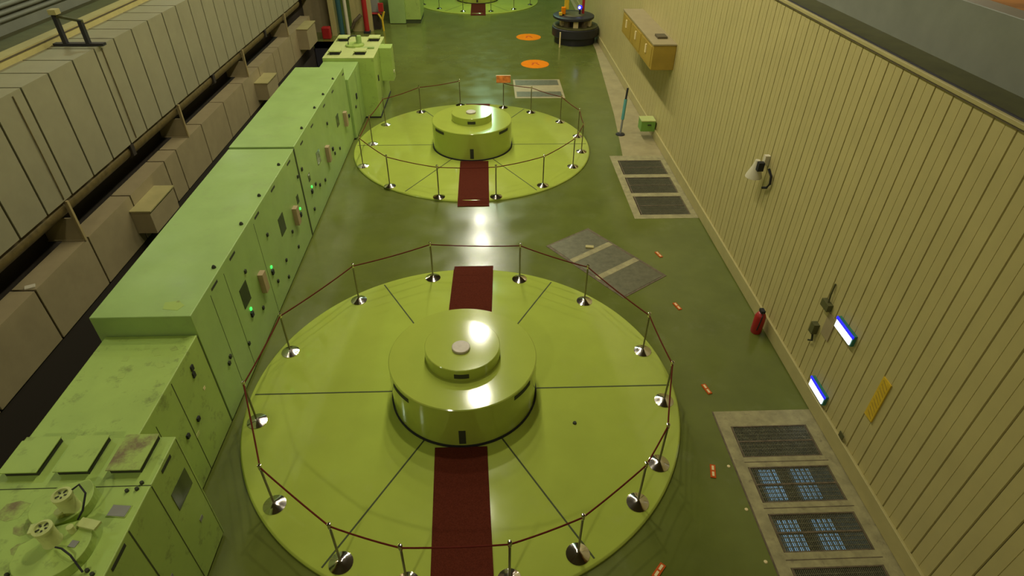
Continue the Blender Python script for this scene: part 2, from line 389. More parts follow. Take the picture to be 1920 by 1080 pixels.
# ================================================================== GENERATORS
CX = -0.49
def clock(a):
    h = ((90 - a) / 30) % 12; hh = int(math.floor(h*2 + 0.5)) / 2
    names = ['twelve','one','two','three','four','five','six','seven','eight','nine','ten','eleven']
    n = names[int(hh) % 12]
    return ('half past ' + n) if hh % 1 else (n + " o'clock")
def generator(cy, which, r=3.83):
    t = thing('generator_cover', (CX, cy, 0), 'round yellow-green generator cover with stepped drum, ' + which, 'generator', 'round generator covers in the floor')
    MB().lathe(CX, cy, [(0,0.002),(r+0.02,0.002),(r+0.02,0.03),(r,0.055),(r-0.015,0.06),(0,0.06)], 160).build('platform', 'disc', t, smooth=True)
    for a in (180, 0, 60, 120, -120, -60):
        ar = math.radians(a); c, s_ = math.cos(ar), math.sin(ar)
        r0 = 2.05 if a in (60, 120) and cy < 10 else 1.29
        p = []
        for rr, ww in ((r0,-0.013),(3.77,-0.013),(3.77,0.013),(r0,0.013)):
            p.append((CX + rr*c - ww*s_, cy + rr*s_ + ww*c))
        MB().poly(p, 0.0601, 0.0635).build('joint_strip', 'seam', t)
    MB().lathe(CX, cy, [(1.22,0.0605),(1.305,0.0605),(1.305,0.10),(1.22,0.10)], 96).build('gasket', 'black', t, smooth=True)
    MB().lathe(CX, cy, [(0,0.0605),(1.28,0.0605),(1.28,0.925),(1.265,0.94),(0,0.94)], 128).build('drum', 'drum', t, smooth=True)
    MB().lathe(CX, cy, [(0,0.941),(0.645,0.941),(0.645,1.165),(0.635,1.175),(0,1.175)], 96).build('upper_drum', 'drum', t, smooth=True)
    MB().lathe(CX-0.02, cy-0.1, [(0,1.176),(0.155,1.176),(0.155,1.215),(0.145,1.222),(0,1.222)], 40).build('cap', 'cap', t, smooth=True, )
    for a in (-142, -38, 38, 142):
        MB().arcbox(CX, cy, 1.274, 1.287, a-10, a+10, 0.79, 0.875).build('vent_slot', 'vent', t)
    MB().arcbox(CX, cy, 0.64, 0.651, -101, -79, 1.00, 1.09).build('vent_slot', 'vent', t)
    MB().arcbox(CX, cy, 1.274, 1.286, -92.5, -87.5, 0.14, 0.46).build('access_plate', 'vent', t)
    return t
generator(7.594, 'the nearest and largest in view')
generator(18.605, 'the middle one past the near cover')
generator(41.3, 'the farthest in view')

# carpets
def runner(x0, x1, y0, y1, skew, label, floor_lo=None, floor_hi=None):
    m = MB(); pts = []
    ys = [y0 + (y1-y0)*k/24 for k in range(25)]
    rows = []
    for y in ys:
        z = 0.066
        if floor_hi is not None and y > floor_hi: z = max(0.006, 0.066 - (y-floor_hi)*0.5)
        if floor_lo is not None and y < floor_lo: z = max(0.006, 0.066 - (floor_lo-y)*0.5)
        k = (y-y0)/(y1-y0)
        rows.append((x0 + skew*k, x1 + skew*k, y, z))
    for a, b in zip(rows, rows[1:]):
        m.quad((a[0],a[2],a[3]),(a[1],a[2],a[3]),(b[1],b[2],b[3]),(b[0],b[2],b[3]))
    bmesh.ops.remove_doubles(m.bm, verts=m.bm.verts, dist=1e-5)
    r = bmesh.ops.solidify(m.bm, geom=m.bm.faces[:], thickness=-0.008)
    return tag(m.build('carpet_runner', 'carpet', origin=((x0+x1)/2, (y0+y1)/2, 0.066)), label, 'carpet', 'maroon carpet runners')
runner(-0.83, 0.03, 2.9, 6.30, -0.12, 'maroon carpet runner in front of the nearest drum', floor_lo=3.78)
runner(-0.91, 0.01, 9.1, 11.62, 0.08, 'maroon carpet runner behind the nearest drum', floor_hi=11.4)
runner(-0.86, 0.02, 14.52, 17.31, 0.0, 'maroon carpet runner in front of the middle drum', floor_lo=14.8)
runner(-0.88, 0.02, 19.95, 22.5, 0.1, 'maroon carpet runner mostly hidden behind the middle drum', floor_hi=22.4)
runner(-0.86, 0.02, 37.2, 40.0, 0.0, 'small maroon carpet runner of the farthest generator cover', floor_lo=37.5)

# stanchions: one prototype copied
def make_stanchion():
    t = thing('rope_stanchion', (0,0,0.06), 'x', 'stanchion', 'stanchions around the generator covers')
    n = 24
    MB().lathe(0, 0, [(0,0.061),(0.168,0.061),(0.170,0.068),(0.10,0.095),(0.035,0.125),(0,0.13)], n).build('base', 'chrome', t, smooth=True)
    MB().cyl(0, 0, 0.12, 0.955, 0.017, 12).build('post', 'post', t, smooth=True)
    MB().lathe(0, 0, [(0,0.93),(0.026,0.935),(0.028,0.965),(0.018,0.985),(0.030,1.005),(0.026,1.028),(0,1.038)], 16).build('knob', 'chrome', t, smooth=True)
    return t
proto = make_stanchion(); used = [False]
def place_stanchion(x, y, label):
    if not used[0]:
        o = proto; used[0] = True
    else:
        o = proto.copy(); COL.objects.link(o)
        for ch in list(proto.children):
            c = ch.copy(); COL.objects.link(c); c.parent = o
    o.location = (x, y, 0.06); o['label'] = label
    return o
def ring(cy, angles, rr, which, gap=()):
    P = []
    for a, r in zip(angles, rr):
        x = CX + r*math.cos(math.radians(a)); y = cy + r*math.sin(math.radians(a))
        place_stanchion(x, y, 'slim chrome rope stanchion at %s on the %s generator cover' % (clock(a), which))
        P.append((x, y, a))
    n = len(P)
    for i in range(n):
        if i in gap: continue
        (x0, y0, a0), (x1, y1, a1) = P[i], P[(i+1) % n]
        if (a1 - a0) % 360 > 75: continue
        d = Vector((x1-x0, y1-y0)); L = d.length; d /= L
        pts = []
        for k in range(9):
            s_ = 0.02 + (L-0.04)*k/8; q_ = k/8
            pts.append((x0 + d.x*s_, y0 + d.y*s_, 0.965 - 0.10*q_*(1-q_)))
        am = a0 + ((a1-a0) % 360)/2
        o = MB().tube(pts, 0.0125, 8).build('barrier_rope', 'rope', origin=((x0+x1)/2, (y0+y1)/2, 0.94), smooth=True)
        tag(o, 'thin maroon rope hung between two stanchions at %s of the %s generator cover' % (clock(am), which), 'rope', 'maroon ropes between stanchions')
ring(7.594, [15,45,71,103,131,162,190,219,243,259,281,297.5,318,331.5,354], [3.6]*15, 'nearest')
ring(18.605, [98,123,150,178,205,231,256,281,305,331,350,10,32,54,72], [3.74,3.58,3.56,3.3,3.69,3.75,3.72,3.7,3.63,3.56,3.58,3.62,3.66,3.6,3.6], 'middle', gap=(14,))
ring(41.3, [204,229,256,284,309,335], [3.6,3.45,3.4,3.4,3.5,3.6], 'farthest')
t = thing('notice_board', (0.62, 22.03, 0.98), 'small orange-brown notice board on top of the stanchion behind the middle drum', 'sign')
MB().obox((0.62, 22.0, 1.12), (0.52, 0.03, 0.26), 0, rx=-0.7).build('board', 'brown_board', t)
MB().obox((0.62, 22.10, 1.215), (0.54, 0.035, 0.04), 0, rx=-0.7).build('frame', 'cream', t)
MB().box(0.605, 0.635, 21.99, 22.02, 0.99, 1.10).build('bracket', 'post', t)

# ================================================================== CABINETS
def front_bits(t, x, items):
    """items: (name, y0, y1, z0, z1, depth, material)"""
    for nm, y0, y1, z0, z1, dp, m in items:
        MB().box(x - 0.004, x + dp, y0, y1, z0, z1).build(nm, m, t, bevel=0.004 if dp > 0.02 else 0)
def seam_v(y, z0=0.06, z1=2.3, w=0.009): return ('door_gap', y-w, y+w, z0, z1, 0.002, 'seam')
ZT = 2.37
# long cabinet, near part (T1)
t = thing('control_cabinet', (-5.2, 10.0, 0), 'long tall green control cabinet left of the nearest generator cover', 'cabinet', 'green cabinets in a row along the trench')
MB().box(-5.95, -4.47, 7.02, 13.08, 0.05, ZT).build('body', 'cab', t, bevel=0.012)
MB().box(-5.90, -4.50, 7.06, 13.08, 0.0, 0.05).build('plinth', 'black', t)  # black plinths paint in the shadow line along the cabinet feet
items = []
for y in (8.80, 11.30): items.append(('window', y-0.175, y+0.175, 1.20, 1.62, 0.006, 'window'))
items.append(('window', 12.50, 12.66, 1.23, 1.43, 0.006, 'window'))
for y in (9.56, 12.14): items += [('relay_box', y-0.09, y+0.09, 0.93, 1.36, 0.10, 'beige_plate')]
for y in (8.80, 10.16, 12.52): items += [('switch', y-0.045, y+0.045, 0.90, 1.00, 0.035, 'black')]
for y in (7.93, 8.79, 10.19, 11.29, 12.54): items.append(('lift_slot', y-0.13, y+0.13, 2.245, 2.29, 0.004, 'vent'))
for y, z in ((7.62,0.98),(7.52,0.92),(9.05,1.75),(9.3,0.7),(10.3,0.62),(10.4,1.70),(11.0,0.68),(11.75,0.95),(12.9,1.75),(11.9,0.45),(10.9,0.3),(8.35,0.62)):
    items.append(('knob', y-0.03, y+0.03, z-0.035, z+0.035, 0.03, 'vent'))
for y in (7.72, 8.32, 9.95): items.append(seam_v(y, 0.06, 2.22, 0.006))
items.append(('edge_strip', 13.02, 13.08, 0.05, ZT, 0.012, 'seam'))
front_bits(t, -4.47, items)
for y, z in ((8.82,1.06),(10.17,1.07),(12.58,1.08)):
    MB().obox((-4.462, y, z), (0.03, 0.05, 0.05)).build('indicator_light', 'led', t)
for y in (8.28, 9.68, 10.78, 12.2):
    MB().lathe(-4.57, y, [(0,ZT),(0.035,ZT),(0.035,ZT+0.02),(0.018,ZT+0.05),(0,ZT+0.055)], 12).build('lifting_eye', 'vent', t, smooth=True)
MB().poly([(-4.95,7.20),(-4.72,7.16),(-4.66,7.28),(-4.78,7.40),(-4.98,7.36)], ZT, ZT+0.003).build('stain_patch', 'rusty_green', t)
# long cabinet, far part (T2)
t = thing('control_cabinet', (-5.2, 16.1, 0), 'long tall green control cabinet beside the middle generator cover', 'cabinet', 'green cabinets in a row along the trench')
MB().box(-5.95, -4.47, 13.12, 19.2, 0.05, ZT+0.03).build('body', 'cab', t, bevel=0.012)
MB().box(-5.90, -4.50, 13.12, 19.2, 0.0, 0.05).build('plinth', 'black', t)
items = []
for y in (14.82, 17.42): items.append(('window', y-0.16, y+0.16, 1.20, 1.54, 0.006, 'window'))
items.append(('window', 13.66, 13.82, 1.22, 1.42, 0.006, 'window'))
for y in (15.64, 18.25): items += [('relay_box', y-0.09, y+0.09, 0.88, 1.32, 0.10, 'beige_plate')]
for y in (13.70, 16.3, 18.9): items += [('switch', y-0.045, y+0.045, 0.90, 1.00, 0.035, 'black')]
for y in (13.72, 14.80, 16.24, 17.40, 19.0): items.append(('lift_slot', y-0.12, y+0.12, 2.215, 2.26, 0.004, 'vent'))
for y, z in ((13.3,1.75),(14.1,0.95),(14.45,0.75),(15.0,0.62),(16.2,1.75),(16.45,0.75),(17.1,0.62),(13.6,0.5),(18.6,1.1)):
    items.append(('knob', y-0.035, y+0.035, z-0.04, z+0.04, 0.03, 'vent'))
front_bits(t, -4.47, items)
MB().obox((-4.462, 13.76, 1.05), (0.03, 0.05, 0.05)).build('indicator_light', 'led', t)
for y in (14.2, 15.6, 16.65, 18.0):
    MB().lathe(-4.55, y, [(0,ZT+0.03),(0.035,ZT+0.03),(0.035,ZT+0.05),(0.018,ZT+0.08),(0,ZT+0.085)], 12).build('lifting_eye', 'vent', t, smooth=True)
# low linking piece (T2b)
t = thing('linking_cabinet', (-4.95, 20.2, 0), 'pale green linking cabinet between long row and the vented far cabinet', 'cabinet', 'green cabinets in a row along the trench')
MB().box(-5.58, -4.39, 19.23, 21.18, 0.05, 2.0).build('body', 'cab', t, bevel=0.012)
MB().box(-5.5, -4.43, 19.23, 21.18, 0.0, 0.05).build('plinth', 'black', t)
front_bits(t, -4.39, [('switch', 20.0, 20.12, 1.1, 1.28, 0.03, 'black'), ('knob', 19.7, 19.8, 0.9, 0.98, 0.03, 'vent'), seam_v(20.4, 0.06, 1.9, 0.006)])
# vented far cabinet (T3)
t = thing('vented_cabinet', (-4.7, 22.6, 0), 'pale green cabinet with four roof vents left behind the middle cover', 'cabinet', 'green cabinets in a row along the trench')
MB().box(-5.60, -3.86, 21.2, 24.0, 0.05, 2.10).build('body', 'cab_yellow', t, bevel=0.012)
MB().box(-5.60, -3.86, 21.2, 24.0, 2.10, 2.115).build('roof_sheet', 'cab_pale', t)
MB().box(-5.55, -3.84, 21.2, 24.0, 0.0, 0.05).build('plinth', 'black', t)
for x0, y0 in ((-5.42, 21.55), (-4.55, 21.55), (-5.45, 23.3), (-4.32, 23.3)):
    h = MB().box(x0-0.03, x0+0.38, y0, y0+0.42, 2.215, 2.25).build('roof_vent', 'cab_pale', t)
    MB().box(x0, x0+0.34, y0+0.03, y0+0.38, 2.115, 2.215).build('vent_throat', 'black', h)
MB().lathe(-4.75, 22.75, [(0,2.115),(0.33,2.115),(0.33,2.17),(0,2.17)], 28).build('fan_base', 'cab_yellow', t, smooth=True)
MB().lathe(-4.62, 22.9, [(0,2.17),(0.10,2.17),(0.10,2.42),(0,2.44)], 18).build('fan_motor', 'cab', t, smooth=True)
MB().tube([(-4.95,22.6,2.2),(-4.9,22.5,2.45),(-4.75,22.55,2.5),(-4.66,22.8,2.44)], 0.02, 8).build('cable', 'vent', t, smooth=True)
MB().box(-4.45, -4.0, 22.3, 22.42, 2.115, 2.16).build('roof_rail', 'cab', t)
MB().box(-3.86, -3.42, 22.4, 22.95, 0.95, 2.12).build('side_box', 'cab_yellow', t, bevel=0.01)
MB().obox((-3.41, 22.6, 1.25), (0.02, 0.12, 0.08)).build('label_plate', 'white', t)
front_bits(t, -3.86, [seam_v(22.1, 0.06, 2.0, 0.008), ('knob', 21.6, 21.68, 1.2, 1.4, 0.03, 'vent')])
# low cabinet (B)
ZB = 2.02
t = thing('control_cabinet', (-5.15, 6.0, 0), 'dusty yellow-green cabinet, lower than the long row behind it', 'cabinet', 'green cabinets in a row along the trench')
MB().box(-5.83, -4.47, 4.97, 6.995, 0.05, ZB).build('body', 'cab_yellow', t, bevel=0.012)
MB().box(-5.75, -4.50, 4.97, 6.995, 0.0, 0.05).build('plinth', 'black', t)
items = [seam_v(6.02, 0.06, 1.97, 0.008), seam_v(5.4, 0.06, 1.8, 0.006), ('door_gap', 6.98, 6.995, 0.06, 2.0, 0.003, 'seam'),
         ('knob', 6.53, 6.60, 1.70, 1.79, 0.02, 'black'), ('knob', 6.51, 6.58, 1.58, 1.67, 0.02, 'black'),
         ('knob', 6.18, 6.25, 0.98, 1.05, 0.03, 'black'), ('knob', 5.82, 5.89, 1.02, 1.09, 0.03, 'black'),
         ('label_plate', 6.02, 6.12, 0.80, 0.86, 0.006, 'cab_pale'), ('label_plate', 6.62, 6.68, 1.20, 1.25, 0.006, 'cream')]
front_bits(t, -4.47, items)
for x, y in ((-4.9,6.6),(-5.1,6.75),(-4.75,6.35),(-5.3,6.5),(-4.7,6.7),(-5.2,6.15)):
    MB().poly([(x+0.07*math.cos(a*PI/3+x)*(1+0.5*math.sin(a*2+y)), y+0.06*math.sin(a*PI/3+x)) for a in range(6)], ZB, ZB+0.002).build('dirt_spot', 'rusty_green', t)
# nearest cabinet with motors (A)
ZA = 2.16; XA = -3.90
t = thing('fan_cabinet', (-4.8, 3.9, 0), 'wide green cabinet at the lower left with roof hoods and fan motors', 'cabinet', 'green cabinets in a row along the trench')
MB().box(-5.75, XA, 0.6, 4.93, 0.05, ZA).build('body', 'cab_yellow', t, bevel=0.012)
MB().box(-5.7, XA-0.03, 0.6, 4.90, 0.0, 0.05).build('plinth', 'black', t)
for x0, x1, m in ((-5.63,-5.22,'cab_yellow'), (-5.04,-4.65,'cab_yellow'), (-4.45,-4.06,'rusty_hood')):
    h = MB().poly([(x0,4.38),(x1,4.38),(x1,4.90),(x0,4.90)], ZA+0.08, ZA+0.095).build('roof_hood', m, t, bevel=0.004)
    MB().box(x0+0.02, x1-0.02, 4.41, 4.90, ZA, ZA+0.08).build('hood_throat', 'vent', h)  # dark colour puts the shadow beneath the hood into the throat
MB().box(-5.75, XA-0.0, 4.225, 4.235, ZA, ZA+0.003).build('door_gap', 'seam', t)
front_bits(t, XA, [('window', 4.41, 4.81, 1.38, 1.70, 0.006, 'window'), ('vent_slot', 4.46, 4.70, 2.06, 2.11, 0.004, 'vent'),
                   ('vent_slot', 3.28, 3.56, 2.06, 2.11, 0.004, 'vent'), seam_v(4.23, 0.06, 2.14, 0.007), seam_v(3.68, 0.06, 2.14, 0.010),
                   seam_v(4.90, 0.06, 2.14, 0.004), ('label_plate', 4.62, 4.70, 0.78, 0.84, 0.006, 'grey'), ('label_plate', 3.76, 3.84, 0.9, 0.96, 0.006, 'grey')])
for cx, cy_, r, a0 in ((-4.70, 3.98, 0.31, 0.0), (-4.50, 3.44, 0.36, 0.0)):
    # round fan housings with a flattened back edge
    pts = [(cx + r*math.cos(math.radians(a)), cy_ + r*math.sin(math.radians(a))) for a in range(-150, 61, 10)]
    pts += [(cx - 0.1, cy_ + r*0.62), (cx - r*0.95, cy_ + 0.02)]
    MB().poly(pts, ZA, ZA+0.13).build('fan_housing', 'cab_yellow', t, bevel=0.008)
for mx, my, r in ((-4.54, 3.88, 0.098), (-4.52, 3.50, 0.094)):
    MB().lathe(mx, my, [(0,ZA+0.131),(r,ZA+0.131),(r*0.92,ZA+0.15),(r*0.92,ZA+0.33),(r,ZA+0.335),(r,ZA+0.375),(r*0.7,ZA+0.385),(r*0.65,ZA+0.36),(0,ZA+0.365)], 24).build('fan_motor', 'cab_pale', t, smooth=True)
    mo = bpy.data.objects[list(ORG)[-1]]
    g = MB()
    for k in range(5): g.obox((mx + 0.042*math.cos(k*1.257), my + 0.042*math.sin(k*1.257), ZA+0.368), (0.035, 0.016, 0.006), k*1.257)
    g.build('motor_grille', 'vent', mo)
MB().lathe(-4.60, 3.80, [(0,ZA+0.131),(0.045,ZA+0.131),(0.045,ZA+0.20),(0,ZA+0.21)], 14).build('terminal_box', 'cab_pale', t, smooth=True)
MB().lathe(-4.37, 3.60, [(0,ZA+0.131),(0.035,ZA+0.131),(0.035,ZA+0.22),(0,ZA+0.23)], 14).build('terminal_box', 'cab_pale', t, smooth=True)
MB().tube([(-4.48,3.93,ZA+0.36),(-4.40,3.98,ZA+0.40),(-4.33,3.92,ZA+0.33),(-4.35,3.80,ZA+0.20),(-4.42,3.76,ZA+0.10)], 0.011, 8).build('cable', 'black', t, smooth=True)
MB().tube([(-4.44,3.42,ZA+0.15),(-4.34,3.38,ZA+0.19),(-4.22,3.31,ZA+0.18),(-4.12,3.22,ZA+0.02)], 0.010, 8).build('cable', 'black', t, smooth=True)
MB().obox((-4.24, 3.67, ZA+0.148), (0.22, 0.10, 0.03), -0.25).build('roof_plate', 'cab_pale', t)
MB().obox((-4.74, 3.64, ZA+0.148), (0.16, 0.11, 0.03), 0.2).build('roof_plate', 'cab_pale', t)
MB().obox((-4.29, 3.46, ZA+0.134), (0.08, 0.07, 0.006), -0.2).build('label_plate', 'grey', t)
MB().obox((-4.10, 3.91, ZA+0.003), (0.22, 0.15, 0.008), -0.1).build('mesh_panel', MT['rusty_green'], t)
MB().obox((-4.10, 3.91, ZA+0.008), (0.20, 0.13, 0.008), -0.1).build('mesh_panel', 'grey', t)
for x, y in ((-4.03,4.18),(-4.01,4.26),(-4.13,4.16),(-4.02,3.20),(-4.09,3.24),(-4.86,3.22)):
    MB().lathe(x, y, [(0,ZA),(0.022,ZA),(0.02,ZA+0.03),(0,ZA+0.035)], 10).build('roof_bolt', 'vent', t)
for x, y, s_ in ((-5.0,3.75,0.13),(-4.9,3.5,0.10),(-5.25,3.95,0.16)):
    MB().poly([(x+s_*math.cos(a*PI/4)*(1+0.3*math.sin(a*3+y)), y+s_*0.8*math.sin(a*PI/4)) for a in range(8)], ZA, ZA+0.002).build('rust_stain', 'rusty_hood', t)
# far green cabinet (T4)
t = thing('far_cabinet', (-4.4, 38, 0), 'plain green cabinet far away, left of the farthest generator cover', 'cabinet', 'green cabinets in a row along the trench')
MB().box(-5.25, -4.38, 35.2, 41.0, 0.03, 2.4).build('body', 'cab', t, bevel=0.012)
MB().box(-4.38, -3.55, 35.3, 37.4, 0.20, 2.1).build('side_cabinet', 'cab_yellow', t, bevel=0.012)
MB().box(-4.38, -3.58, 35.34, 37.3, 0.0, 0.20).build('plinth', 'seam', t)
MB().box(-5.22, -4.40, 35.23, 41, 0.0, 0.03).build('base_strip', 'seam', t)

# ================================================================== FLOOR THINGS
def grate_panel(x0, x1, y0, y1, label, nb=46):
    t = thing('floor_grate', ((x0+x1)/2, (y0+y1)/2, 0), label, 'grate', 'steel floor gratings by the right wall')
    g = MB()
    for k in range(nb):
        x = x0 + (x1-x0)*(k+0.5)/nb; g.box(x-0.0062, x+0.0062, y0, y1, -0.022, -0.004)
    for k in range(1, 8):
        y = y0 + (y1-y0)*k/8; g.box(x0, x1, y-0.004, y+0.004, -0.02, -0.006)
    g.build('grid', 'grate', t)
    f = MB(); fw = 0.022
    f.box(x0-fw, x1+fw, y0-fw, y0, -0.05, 0.003); f.box(x0-fw, x1+fw, y1, y1+fw, -0.05, 0.003)
    f.box(x0-fw, x0, y0, y1, -0.05, 0.003); f.box(x1, x1+fw, y0, y1, -0.05, 0.003)
    f.box(x0, x1, (y0+y1)/2-0.014, (y0+y1)/2+0.014, -0.04, 0.0)
    f.build('frame', 'rust_edge', t)
def curb_frame(x0, x1, y0, y1, panels):
    f = MB()
    f.box(3.92, x0, y0, y1, -0.08, 0.004); f.box(x1, XR, y0, y1, -0.08, 0.004)
    ys = [y0] + [v for p in panels for v in p] + [y1]
    for a, b in zip(ys[0::2], ys[1::2]):
        if b - a > 0.04: f.box(x0, x1, a, b, -0.08, 0.004)
    return struct('trim_grate_curb', f, 'concrete')
PN = [(2.70,3.32),(3.50,4.13),(4.35,4.96),(5.15,5.80),(5.99,6.64)]
curb_frame(4.12, 5.45, 2.4, 6.98, PN)
for (a, b), w in zip(PN, ('nearest to the camera at the picture edge','second from the bottom of the picture','third in the row, blue light showing below','fourth in the row, blue light showing below','far end of the near row')):
    grate_panel(4.15, 5.42, a+0.02, b-0.02, 'dark steel floor grating, ' + w)
f = MB()
for y in (3.41, 4.24, 5.055, 5.895): f.box(4.10, 5.50, y-0.006, y+0.006, 0.004, 0.007)
f.box(3.90, 3.925, 2.4, 6.98, 0.0, 0.006)
struct('trim_grate_joints', f, 'rust_edge')
PF = [(13.95,15.0),(15.2,16.2),(16.4,17.4)]
curb_frame(4.12, 5.5, 13.75, 17.75, PF)
for (a, b), w in zip(PF, ('nearest of the three before the right wall strip','middle of the three before the right wall strip','farthest of the three before the right wall strip')):
    grate_panel(4.17, 5.46, a+0.02, b-0.02, 'dark floor grating beside the right wall, ' + w)
for x, y, w in ((4.95,6.15,'under the fourth grating, left side'),(5.55,6.15,'under the fourth grating, right side'),(4.90,5.15,'under the third grating, left side'),(5.50,5.15,'under the third grating, right side')):
    t = thing('basement_lamp', (x, y, -1.12), 'bluish basement tube lamp glowing ' + w, 'lamp', 'basement lamps below the gratings')
    for k in range(4):
        MB().tube([(x-0.135+0.09*k, y-0.30, -1.0), (x-0.135+0.09*k, y+0.30, -1.0)], 0.028, 8).build('tube', 'tube', t)
    MB().box(x-0.20, x+0.20, y-0.34, y+0.34, -1.12, -1.04).build('tray', 'grey', t)
# rotated hatch
t = thing('floor_hatch', (2.77, 11.78, 0), 'grey rectangular floor hatch of three panels, set diagonally in the green floor', 'hatch')
ang = math.atan2(-2.12, 1.50); ca, sa = math.cos(ang), math.sin(ang); hc = (2.77, 11.79)
def H(u, v): return (hc[0] + u*ca - v*sa, hc[1] + u*sa + v*ca)
L2, W2 = 1.33, 0.72
MB().poly([H(-L2,-W2), H(L2,-W2), H(L2,W2), H(-L2,W2)], 0.0005, 0.008).build('rim', 'rust_edge', t)
for u0, u1 in ((-1.28,-0.52),(-0.36,0.36),(0.52,1.28)):
    MB().poly([H(u0,-0.64), H(u1,-0.64), H(u1,0.64), H(u0,0.64)], 0.008, 0.013).build('panel', 'grate', t)
for u0, u1 in ((-0.52,-0.36),(0.36,0.52)):
    MB().poly([H(u0,-0.66), H(u1,-0.66), H(u1,0.66), H(u0,0.66)], 0.008, 0.016).build('cross_bar', 'concrete', t)
MB().obox(H(-0.62, 0.10) + (0.03,), (0.20, 0.10, 0.04), ang+0.8).build('handle', 'trim', t)
# far hatch
t = thing('floor_hatch', (2.0, 24.4, 0), 'wide grey two-panel floor hatch beyond the middle generator cover', 'hatch')
MB().box(1.12, 3.1, 23.2, 25.5, 0.0005, 0.006).build('rim', 'floor_beige', t)
MB().box(1.2, 3.0, 24.75, 25.4, 0.006, 0.012).build('panel', 'grate', t)
MB().box(1.2, 3.0, 23.35, 23.95, 0.006, 0.012).build('panel', 'grate', t)
# orange floor discs
for y, w in ((32.4, 'nearer the farthest generator'), (27.72, 'nearer the middle generator')):
    t = thing('floor_disc', (2.22, y, 0), 'flat orange round floor marker, the one ' + w, 'floor marker', 'orange floor markers')
    MB().lathe(2.22, y, [(0,0.001),(0.64,0.001),(0.63,0.012),(0,0.012)], 48).build('plate', 'orange', t)
    g = MB(); g.obox((2.22, y+0.14, 0.0145), (0.30, 0.06, 0.004), 0.3); g.obox((2.12, y-0.06, 0.0145), (0.07, 0.28, 0.004), -0.3); g.obox((2.34, y-0.06, 0.0145), (0.07, 0.26, 0.004), 0.5)
    g.build('emblem', 'orange_red', t)
# small reflective floor markers
for x, y, a, w in ((3.53,5.74,-0.25,'beside the near gratings'),(2.27,4.15,-0.75,'at the bottom edge of the picture'),(3.97,7.52,0.25,'just before the near gratings'),(4.07,9.97,0.3,'farther along the right wall'),(4.15,12.0,0.3,'by the diagonal hatch')):
    t = thing('floor_reflector', (x, y, 0), 'small red-orange reflector strip on the green floor, ' + w, 'reflector', 'reflectors on the green floor')
    bd = MB().obox((x, y, 0.009), (0.085, 0.25, 0.016), a).build('body', 'orange_red', t)
    for s_ in (-1, 1):
        MB().obox((x - s_*0.058*math.sin(a), y + s_*0.058*math.cos(a), 0.019), (0.035, 0.085, 0.006), a).build('lens', 'cream', bd)
for x, y in ((3.82,5.83),(3.83,5.05),(3.81,4.23)):
    tag(MB().lathe(x, y, [(0,0.001),(0.028,0.001),(0.022,0.010),(0,0.013)], 12).build('floor_stud', 'cream', origin=(x,y,0)),
        'tiny pale stud in the green floor beside the grating row, ' + {5.83:'farthest', 5.05:'middle', 4.23:'nearest'}[y] + ' of three', 'stud', 'studs by the gratings')
b = MB().lathe(1.42, 5.8+0.95, [(0,0.0605),(0.035,0.0605),(0.03,0.085),(0,0.09)], 12)
tag(b.build('cover_bolt', 'vent', origin=(1.42, 6.75, 0.06)), 'small dark bolt on the right side of the nearest generator cover', 'bolt')

# ================================================================== RIGHT WALL THINGS
def wall_lamp(y, z, w):
    t = thing('wall_lamp', (XR, y, z), 'small white lit lamp with blue edge on right wall, ' + w, 'lamp', 'lit lamps on the right wall')
    MB().box(XR-0.06, XR-0.001, y-0.26, y+0.26, z-0.10, z+0.10).build('housing', 'teal', t)
    MB().box(XR-0.075, XR-0.06, y-0.235, y+0.235, z-0.085, z+0.055).build('diffuser', 'lit_white', t)
    MB().box(XR-0.078, XR-0.055, y-0.265, y+0.26, z+0.055, z+0.10).build('edge_light', 'blue_glow', t)
wall_lamp(6.97, 1.86, 'the upper one'); wall_lamp(6.97, 0.50, 'the lower one near the floor')
t = thing('warning_sign', (XR, 5.80, 1.15), 'narrow yellow upright sign on the beige siding wall right of the lamps', 'sign')
MB().box(XR-0.022, XR-0.002, 5.71, 5.90, 1.14, 1.92).build('plate', 'yellow', t)
g = MB()
for k in range(9): g.obox((XR-0.024, 5.80, 1.22 + 0.078*k), (0.003, 0.15, 0.012), rx=0.5)
g.build('stripes', 'yellow_cab', t)
t = thing('wall_speaker', (XR, 10.8, 2.5), 'white cone-shaped speaker with dark cable high on the right wall', 'speaker')
MB().box(XR-0.10, XR, 10.95, 11.05, 2.85, 3.05).build('bracket', 'white', t)
MB().lathe(XR-0.22, 11.0, [(0,2.95),(0.05,2.95),(0.07,2.85),(0.16,2.62),(0.17,2.58),(0,2.60)], 20).build('horn', 'white', t, smooth=True)
MB().box(XR-0.26, XR-0.14, 10.82, 10.92, 2.78, 2.96).build('driver', 'black', t)
MB().tube([(XR-0.10,10.70,2.90),(XR-0.06,10.60,2.78),(XR-0.05,10.58,2.62),(XR-0.06,10.66,2.50),(XR-0.08,10.78,2.44)], 0.026, 8).build('cable', 'black', t, smooth=True)
t = thing('socket_box', (XR, 7.4, 1.6), 'small dark-topped socket box left of the upper wall lamp', 'socket')
MB().box(XR-0.09, XR, 7.50, 7.72, 1.82, 1.95).build('housing', 'olive', t)
MB().tube([(XR-0.04,7.6,1.95),(XR-0.04,7.62,2.1),(XR-0.02,7.64,2.3)], 0.015, 6).build('cable', 'olive', t)
MB().box(XR-0.02, XR, 7.28, 7.52, 1.35, 1.80).build('back_plate', 'panel_l', t)
t = thing('wall_handset', (XR, 7.5, 1.2), 'small olive wall box with hooked cord left of the lamps', 'wall box')
MB().box(XR-0.10, XR, 7.62, 7.74, 1.22, 1.42).build('housing', 'olive', t)
MB().tube([(XR-0.05,7.66,1.22),(XR-0.04,7.62,1.08),(XR-0.05,7.70,1.02)], 0.018, 6).build('cord', 'vent', t)
